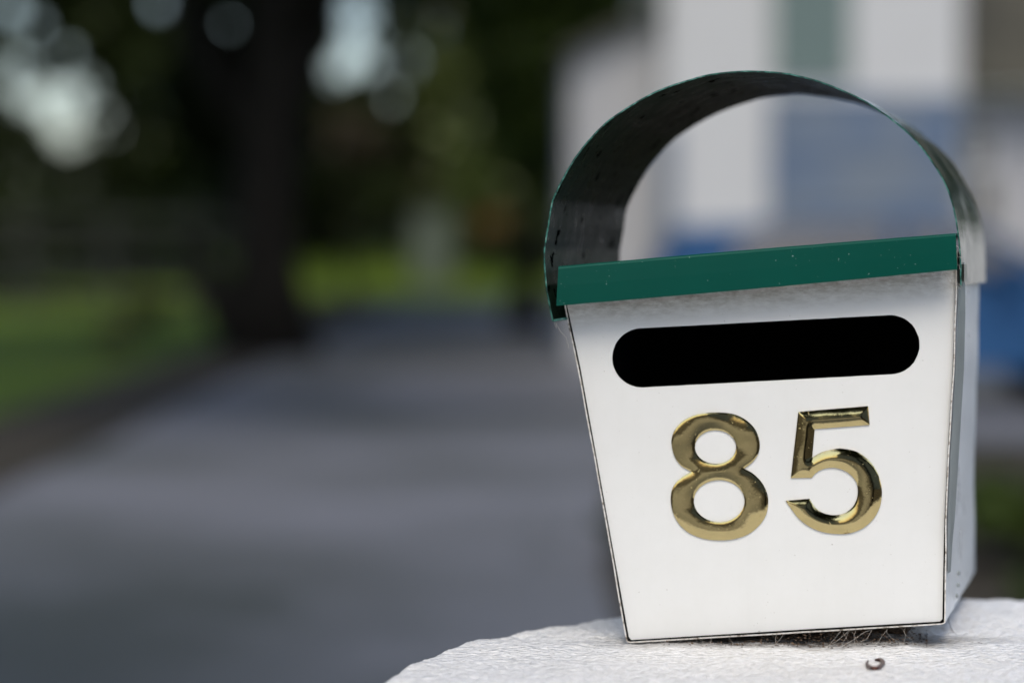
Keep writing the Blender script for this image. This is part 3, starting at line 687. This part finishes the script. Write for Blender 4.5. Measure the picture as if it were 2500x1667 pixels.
# grime coordinates: object space is relative to base
def tilt(px, py): p = fr(px, py) - base; return p.z - .087 * p.x
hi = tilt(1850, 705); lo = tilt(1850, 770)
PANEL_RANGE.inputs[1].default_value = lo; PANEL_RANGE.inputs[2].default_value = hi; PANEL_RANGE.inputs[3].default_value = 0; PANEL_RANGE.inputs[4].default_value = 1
# lid: top plate + hanging front flange
FO = .016
tl_, tr_, br_, bl_ = (1366.5, 652), (2326, 572.5), (2330, 657.5), (1361.5, 745)
def flange(t, v):
    x = (1 - v) * (tl_[0] + (tr_[0] - tl_[0]) * t) + v * (bl_[0] + (br_[0] - bl_[0]) * t)
    y = (1 - v) * (tl_[1] + (tr_[1] - tl_[1]) * t) + v * (bl_[1] + (br_[1] - bl_[1]) * t)
    y += 2.0 * sin(pi * t) * v - 1.5 * sin(pi * t) * (1 - v); return x, y + .5 * noise.noise(Vector((t * 18, v, 0)))
V = []; Fc = []; fm = []; nu = 80
prof = [('b', 1.0, -.0008), ('f', 1.0, 0), ('f', .8, .0001), ('f', .5, .0002), ('f', .2, .0001), ('f', .04, 0), ('f', .0, -.0008)]
for k in range(nu + 1):
    t = k / nu
    for typ, v_, o_ in prof:
        x, y = flange(t, v_); V.append(fr(x, y, FO + o_))
    x, y = flange(t, 0)
    top = fr(x, y, FO - .0018) + Vector((0, 0, .0006)); V.append(top)
    V.append(top + AX * .19)
    V.append(top + AX * .19 - Vector((0, 0, .001)))
    x, y = flange(t, .03); V.append(fr(x, y, FO - .0012))
r_ = len(prof) + 4
for k in range(nu):
    for j in range(r_):
        a = k * r_ + j; b2 = k * r_ + (j + 1) % r_; Fc.append((a, a + r_, b2 + r_, b2)); fm.append(1 if j == 0 else 0)
Fc += [tuple(range(r_)), tuple(nu * r_ + q for q in reversed(range(r_)))]; fm += [0, 0]
part('lid', V, Fc, None, mats=[M['green_paint'], M['rim']], fm=fm)
# hoop
hp = [(1333, 655), (1328.8, 640), (1329.3, 602), (1338, 551), (1345, 505), (1357, 470), (1385, 416), (1420, 363), (1473, 305), (1522, 269), (1581, 234), (1632, 212), (1708, 188), (1759, 178.5), (1823, 174), (1900, 177.5), (1951, 186), (2002, 200), (2079, 231), (2130, 259), (2181, 295), (2232, 340), (2275, 394), (2308, 450), (2329, 512), (2340, 576), (2345, 640), (2346, 697)]
hp = [(1349, 784), (1341, 745), (1333, 700)] + hp[1:]
hc = [(p.x, p.y) for p in catmull([Vector((x, y)) for x, y in hp], 7)]
hc = [(x + .9 * noise.noise(Vector((x * .05, y * .05, 1))), y + .9 * noise.noise(Vector((x * .05, y * .05, 7)))) for x, y in hc]
nh = normals(hc); TK = 3.6
hin = [(p[0] - q.x * -TK, p[1] - q.y * -TK) for p, q in zip(hc, nh)]
cxm = (1837, 560)
if math.hypot(hin[60][0] - cxm[0], hin[60][1] - cxm[1]) > math.hypot(hc[60][0] - cxm[0], hc[60][1] - cxm[1]):
    hin = [(p[0] - q.x * TK, p[1] - q.y * TK) for p, q in zip(hc, nh)]
# lip folded in at the left end
V = []; Fc = []; fm = []; n = len(hc); rows = 14; HOFF = .004
for k in range(rows + 1):
    for lst in (hc, hin):
        for j, (x, y) in enumerate(lst):
            q = fr(x, y, HOFF) + AX * (.203 * k / rows)
            if 0 < k: q += (Vector((.0009, 0, .0009)) * noise.noise(Vector((x * .01, y * .01, k * .25))))
            V.append(q)
W = 2 * n
for k in range(rows):
    for j in range(n - 1):
        a = k * W + j; Fc.append((a, a + W, a + W + 1, a + 1)); fm.append(0)
        a = k * W + n + j; Fc.append((a, a + 1, a + W + 1, a + W)); fm.append(2)
for j in range(n - 1):
    Fc.append((j, j + 1, n + j + 1, n + j)); fm.append(1)
    a = rows * W + j; Fc.append((a, a + n, a + n + 1, a + 1)); fm.append(1)
for j in (0, n - 1):
    for k in range(rows):
        a = k * W + j; b2 = a + n; Fc.append((a, b2, b2 + W, a + W)); fm.append(1)
hoop = part('hoop', V, Fc, None, mats=[M['strap_paint'], M['strap_edge'], M['strap_inner']], fm=fm, smooth=True)
try:
    hoop.data.set_sharp_from_angle(angle=radians(40))
except Exception: pass
lip = [(1350, 785), (1384, 779), (1383, 774), (1352, 779)]
V = [fr(x, y, HOFF - .001) for x, y in lip] + [fr(x, y, HOFF - .001) + AX * .19 for x, y in lip]
part('hoop_lip', V, [(0, 1, 2, 3), (7, 6, 5, 4), (0, 4, 5, 1), (1, 5, 6, 2), (2, 6, 7, 3), (3, 7, 4, 0)], M['strap_edge'], hoop)
# dark clip and rivets where the hoop meets the right side
V = []
for x, y in ((2348.5, 645), (2356, 645), (2356, 687), (2348.5, 687)):
    V.append(fr(x, y, -.001) + AX * .003 + Vector((.0012, 0, 0)))
V += [q + AX * .012 + Vector((-.0015, 0, 0)) for q in V]
part('clip', V, [(0, 3, 2, 1), (4, 5, 6, 7), (0, 1, 5, 4), (1, 2, 6, 5), (2, 3, 7, 6), (3, 0, 4, 7)], M['zinc'])
for (x, y) in ((2333.5, 1398), (2332, 1427), (2329, 1453)):
    # screws on the right side near the bottom; found on the side wall line
    t = (x - 2309.5) / (2820 - 2309.5); yy = (y - 630 * t) / (1 - t)
    p = fr(2309.5, yy) + AX * (1.45 * t / (1 - t)) + Vector((.0012, -.0005, 0))
    MB().tube([p, p + Vector((.0012, -.0005, 0))], [.0016, .0011], 10).build('screw', M['zinc'], lb)
# rivet hole in the upper hoop inside (dark bolt head)
p = fr(1430, 437, HOFF) + AX * .02
# digits
DW = {}
def digit(label, outer, holes, sharp, hs_):
    cv = lambda P: [(1600 + x / 3.92, 950 + y / 3.92) for x, y in P]
    oc = [(p.x, p.y) for p in corner_curve([Vector(p) for p in cv(outer)], sharp, 7)]
    hl = [[(p.x, p.y) for p in catmull([Vector(p) for p in cv(h)], 6, True)] for h in holes]
    loops = [oc] + hl
    V2, T = triangulate(loops, 2.6)
    d = dist_np(V2, loops); wmax = 27.0
    hgt = .0007 + .0001 * (1 - np.exp(-d / 1.5)) + hs_ * (1 - (1 - np.clip(d / wmax, 0, 1)) ** 2) + .00034 * np.array([noise.noise(Vector((x * .012, y * .012, 3))) for x, y in V2])
    V = [fr(x, y, POFF + warp(x, y) + h) for (x, y), h in zip(V2, hgt)]; n0 = len(V)
    V += [fr(x, y, POFF + warp(x, y) + .0002) for x, y in V2]
    To = orient(T, V); Fc = list(To)
    for a, b2 in boundary(To): Fc.append((b2, a, n0 + a, n0 + b2))
    o = part('digit', V, Fc, M['brass'], smooth=True); tag(o, label)
    try: o.data.set_sharp_from_angle(angle=radians(50))
    except Exception: pass
    return o
o8 = [(620, 225), (760, 243), (880, 305), (965, 400), (1000, 520), (985, 620), (930, 700), (850, 762), (940, 812), (1020, 895), (1070, 995), (1081, 1090), (1062, 1200), (1000, 1300), (890, 1390), (750, 1437), (620, 1448), (480, 1437), (340, 1387), (240, 1308), (175, 1200), (148, 1080), (155, 980), (190, 905), (250, 848), (345, 790), (250, 738), (185, 650), (155, 530), (165, 440), (205, 365), (275, 298), (370, 252), (480, 230)]
h8a = [(577 + 197 * cos(a), 555 + 161 * sin(a)) for a in np.linspace(0, 2 * pi, 17)[:-1]]
h8b = [(612 + 243 * cos(a), 1072 + 201 * sin(a)) for a in np.linspace(0, 2 * pi, 17)[:-1]]
digit('polished brass number eight', o8, [h8a, h8b], {7, 25}, .0002)
o5 = [(1370, 218), (2040, 163), (2053, 343), (1527, 383), (1503, 655), (1600, 602), (1700, 577), (1790, 570), (1930, 600), (2040, 675), (2120, 785), (2162, 910), (2170, 1010), (2150, 1130), (2090, 1240), (1990, 1330), (1860, 1380), (1740, 1387), (1600, 1367), (1470, 1313), (1370, 1235), (1290, 1130), (1250, 1070), (1478, 1050), (1530, 1130), (1600, 1183), (1700, 1207), (1800, 1193), (1880, 1140), (1925, 1065), (1940, 985), (1928, 900), (1880, 830), (1800, 775), (1700, 752), (1610, 765), (1540, 803), (1500, 850), (1298, 852)]
digit('polished brass number five', o5, [], {0, 1, 2, 3, 4, 22, 23, 37, 38}, .00062)

sp_ = fr(1960, 1550) + Vector((0, .012, 0)); CONTACT_SHADE.inputs[1].default_value = ((sp_.x - PC.x) * .55, (sp_.y - PC.y) * 2.6, 0)
# ------------------------------------------------------------------ small things on the pillar and the box
def strand(mb, p, q, sag=.002, r=.00009, seed=0, n=7):
    p = Vector(p); q = Vector(q); pts = []
    for k in range(n + 1):
        t = k / n; d = p.lerp(q, t); d += Vector((noise.noise(Vector((seed, t * 3, 0))), 0, noise.noise(Vector((seed, t * 3, 9))))) * (q - p).length * .10; d.z -= sag * 4 * t * (1 - t); pts.append(d)
    mb.tube(pts, r, 5)
mb = MB()
for k, (a, b2) in enumerate((((2288, 664), (2322, 690)), ((2300, 662), (2346, 702)), ((2296, 664), (2320, 672)), ((2320, 660), (2322, 688)), ((2316, 661), (2325, 690)), ((2322, 684), (2345, 706)), ((2328, 600), (2343, 622)), ((2326, 612), (2345, 632)), ((2329, 640), (2344, 655)))):
    strand(mb, fr(*a, FO - .001), fr(*b2, .004), .0006, .00012, k)
tag(mb.build('cobweb', M['web'], smooth=True, origin=fr(2320, 680, .01)), 'pale cobweb strands at the right end under the green lid', 'cobweb')
mb = MB()
pts = [(1857, 703), (1868, 704), (1880, 709), (1893, 703), (1908, 702), (1925, 698), (1945, 700), (1962, 696), (1985, 693), (2010, 690), (2040, 685), (2080, 682), (2120, 678)]
for s_ in range(3):
    mb.tube([fr(x, y - 3 + 2.5 * noise.noise(Vector((x * .1, s_, 0))), FO - .0015) for x, y in pts], [.00035 - .0001 * s_] * len(pts), 6)
tag(mb.build('spider_silk', M['web'], smooth=True, origin=fr(1950, 700, .01)), 'frayed pale silk thread hanging along the lower edge of the green lid', 'spider silk')
mb = MB(); random.seed(3)
for k in range(17):
    x = random.uniform(1690, 2230) if k > 4 else random.uniform(1600, 1700); yb = 1569 - (x - 1538) * .0581
    f_ = fr(x, yb + 1, -.001); g = on_pillar(x + random.uniform(-50, 50), random.uniform(1575, 1592)); strand(mb, f_, g, random.uniform(-.002, .003), random.uniform(.00003, .00007), k)
for k in range(6):
    a = on_pillar(random.uniform(1950, 2100), 1590); b2 = fr(a.x * 0 + random.uniform(2050, 2180), 1537, -.001); strand(mb, a, b2, .004, .00008, 50 + k)
tag(mb.build('cobweb', M['web'], smooth=True, origin=fr(1950, 1580)), 'tangle of cobweb strands under the bottom edge of the letterbox', 'cobweb')
mb = MB()
for (a, b2) in (((1352, 786), (1358, 800)), ((1360, 786), (1357, 802)), ((1355, 786), (1384, 830)), ((1384, 832), (1389, 850))): strand(mb, fr(*a, .001), fr(*b2, .001), 0, .00012, a[0])
tag(mb.build('cobweb', M['web'], smooth=True, origin=fr(1360, 800)), 'few loose cobweb threads at the lower left end of the hoop', 'cobweb')
# litter under the box
V = []; Fc = []
for k in range(1700):
    px = random.gauss(2040, 120) if random.random() < .8 else random.uniform(1620, 2260); px = min(2262, px)
    p = on_pillar(px, random.uniform(1546, 1580 + random.gauss(0, 2))); h = random.random() ** 1.6 * .0075 * (1 if abs(px - 2040) < 200 else .3)
    s_ = random.uniform(.0004, .0016); p = p + Vector((0, 0, h)); an = random.uniform(0, pi)
    d = Vector((cos(an), sin(an), random.uniform(-.3, .5))) * s_; e = Vector((-sin(an), cos(an), random.uniform(-.5, .5))) * s_ * .4; i0 = len(V)
    V += [p - d, p - e + Vector((0, 0, .0003)), p + d, p + e]; Fc.append((i0, i0 + 1, i0 + 2, i0 + 3))
tag(mesh('leaf_litter', V, Fc, M['litter'], origin=on_pillar(2040, 1575)), 'brown leaf litter and dirt packed under the letterbox', 'litter', kind='stuff')
# mortar lump / packer the box stands on
pk = fr(1990, 1560); px0 = on_pillar(1990, 1566)
V = []; Fc = []
c0 = fr(1960, 1548) + AX * .045; 
mb = MB()
for (x0, x1, y) in ((1680, 2200, 0),):
    a = fr(x0, 1545) + AX * .035; b2 = fr(x1, 1520) + AX * .035
    mb.v += [(a.x, a.y, PZ - .004), (b2.x, b2.y, PZ - .004), (b2.x + .03, b2.y + .11, PZ - .004), (a.x + .03, a.y + .11, PZ - .004),
             (a.x, a.y, a.z - .006), (b2.x, b2.y, b2.z - .006), (b2.x + .03, b2.y + .11, b2.z - .006), (a.x + .03, a.y + .11, a.z - .006)]
    mb.f += [(0, 3, 2, 1), (4, 5, 6, 7), (0, 1, 5, 4), (1, 2, 6, 5), (2, 3, 7, 6), (3, 0, 4, 7)]
tag(mb.build('packing_block', M['litter'], origin=(a.x, a.y, PZ)), 'dark block wedged between the pillar top and the letterbox base', 'block')
# curled worm
wpts = [(2119.5, 1616), (2116.5, 1621), (2118.5, 1628), (2125, 1633), (2134, 1635), (2143, 1634), (2150, 1629), (2155, 1623), (2154, 1617.5), (2148, 1614.5), (2139, 1615)]
pp = [on_pillar(*p) + Vector((0, 0, .0009)) for p in wpts]; pp = catmull(pp, 5)
rr = [.0004 + .0010 * min(1, 4 * k / len(pp), 4 * (len(pp) - 1 - k) / len(pp) + .6) for k in range(len(pp))]
tag(MB().tube(pp, rr, 12).build('curled_worm', M['worm'], smooth=True, origin=on_pillar(2136, 1625)), 'small shiny brown dead worm curled on the pillar top', 'worm')
mb = MB(); mb.tube(catmull([on_pillar(2309, 1524) + Vector((0, 0, .009)), on_pillar(2318, 1534) + Vector((0, 0, .003)), on_pillar(2326, 1540), on_pillar(2335, 1549)], 5), .00022, 5)
tag(mb.build('plant_fibre', M['hair'], smooth=True, origin=on_pillar(2320, 1540)), 'dark bent fibre at the bottom right corner of the letterbox', 'fibre')
mb = MB(); mb.tube(catmull([on_pillar(2358, 1570), on_pillar(2375, 1567), on_pillar(2392, 1568), on_pillar(2408, 1574)], 5), .00014, 5)
tag(mb.build('plant_fibre', M['hair'], smooth=True, origin=on_pillar(2385, 1570)), 'thin curved fibre lying on the pillar right of the letterbox', 'fibre')
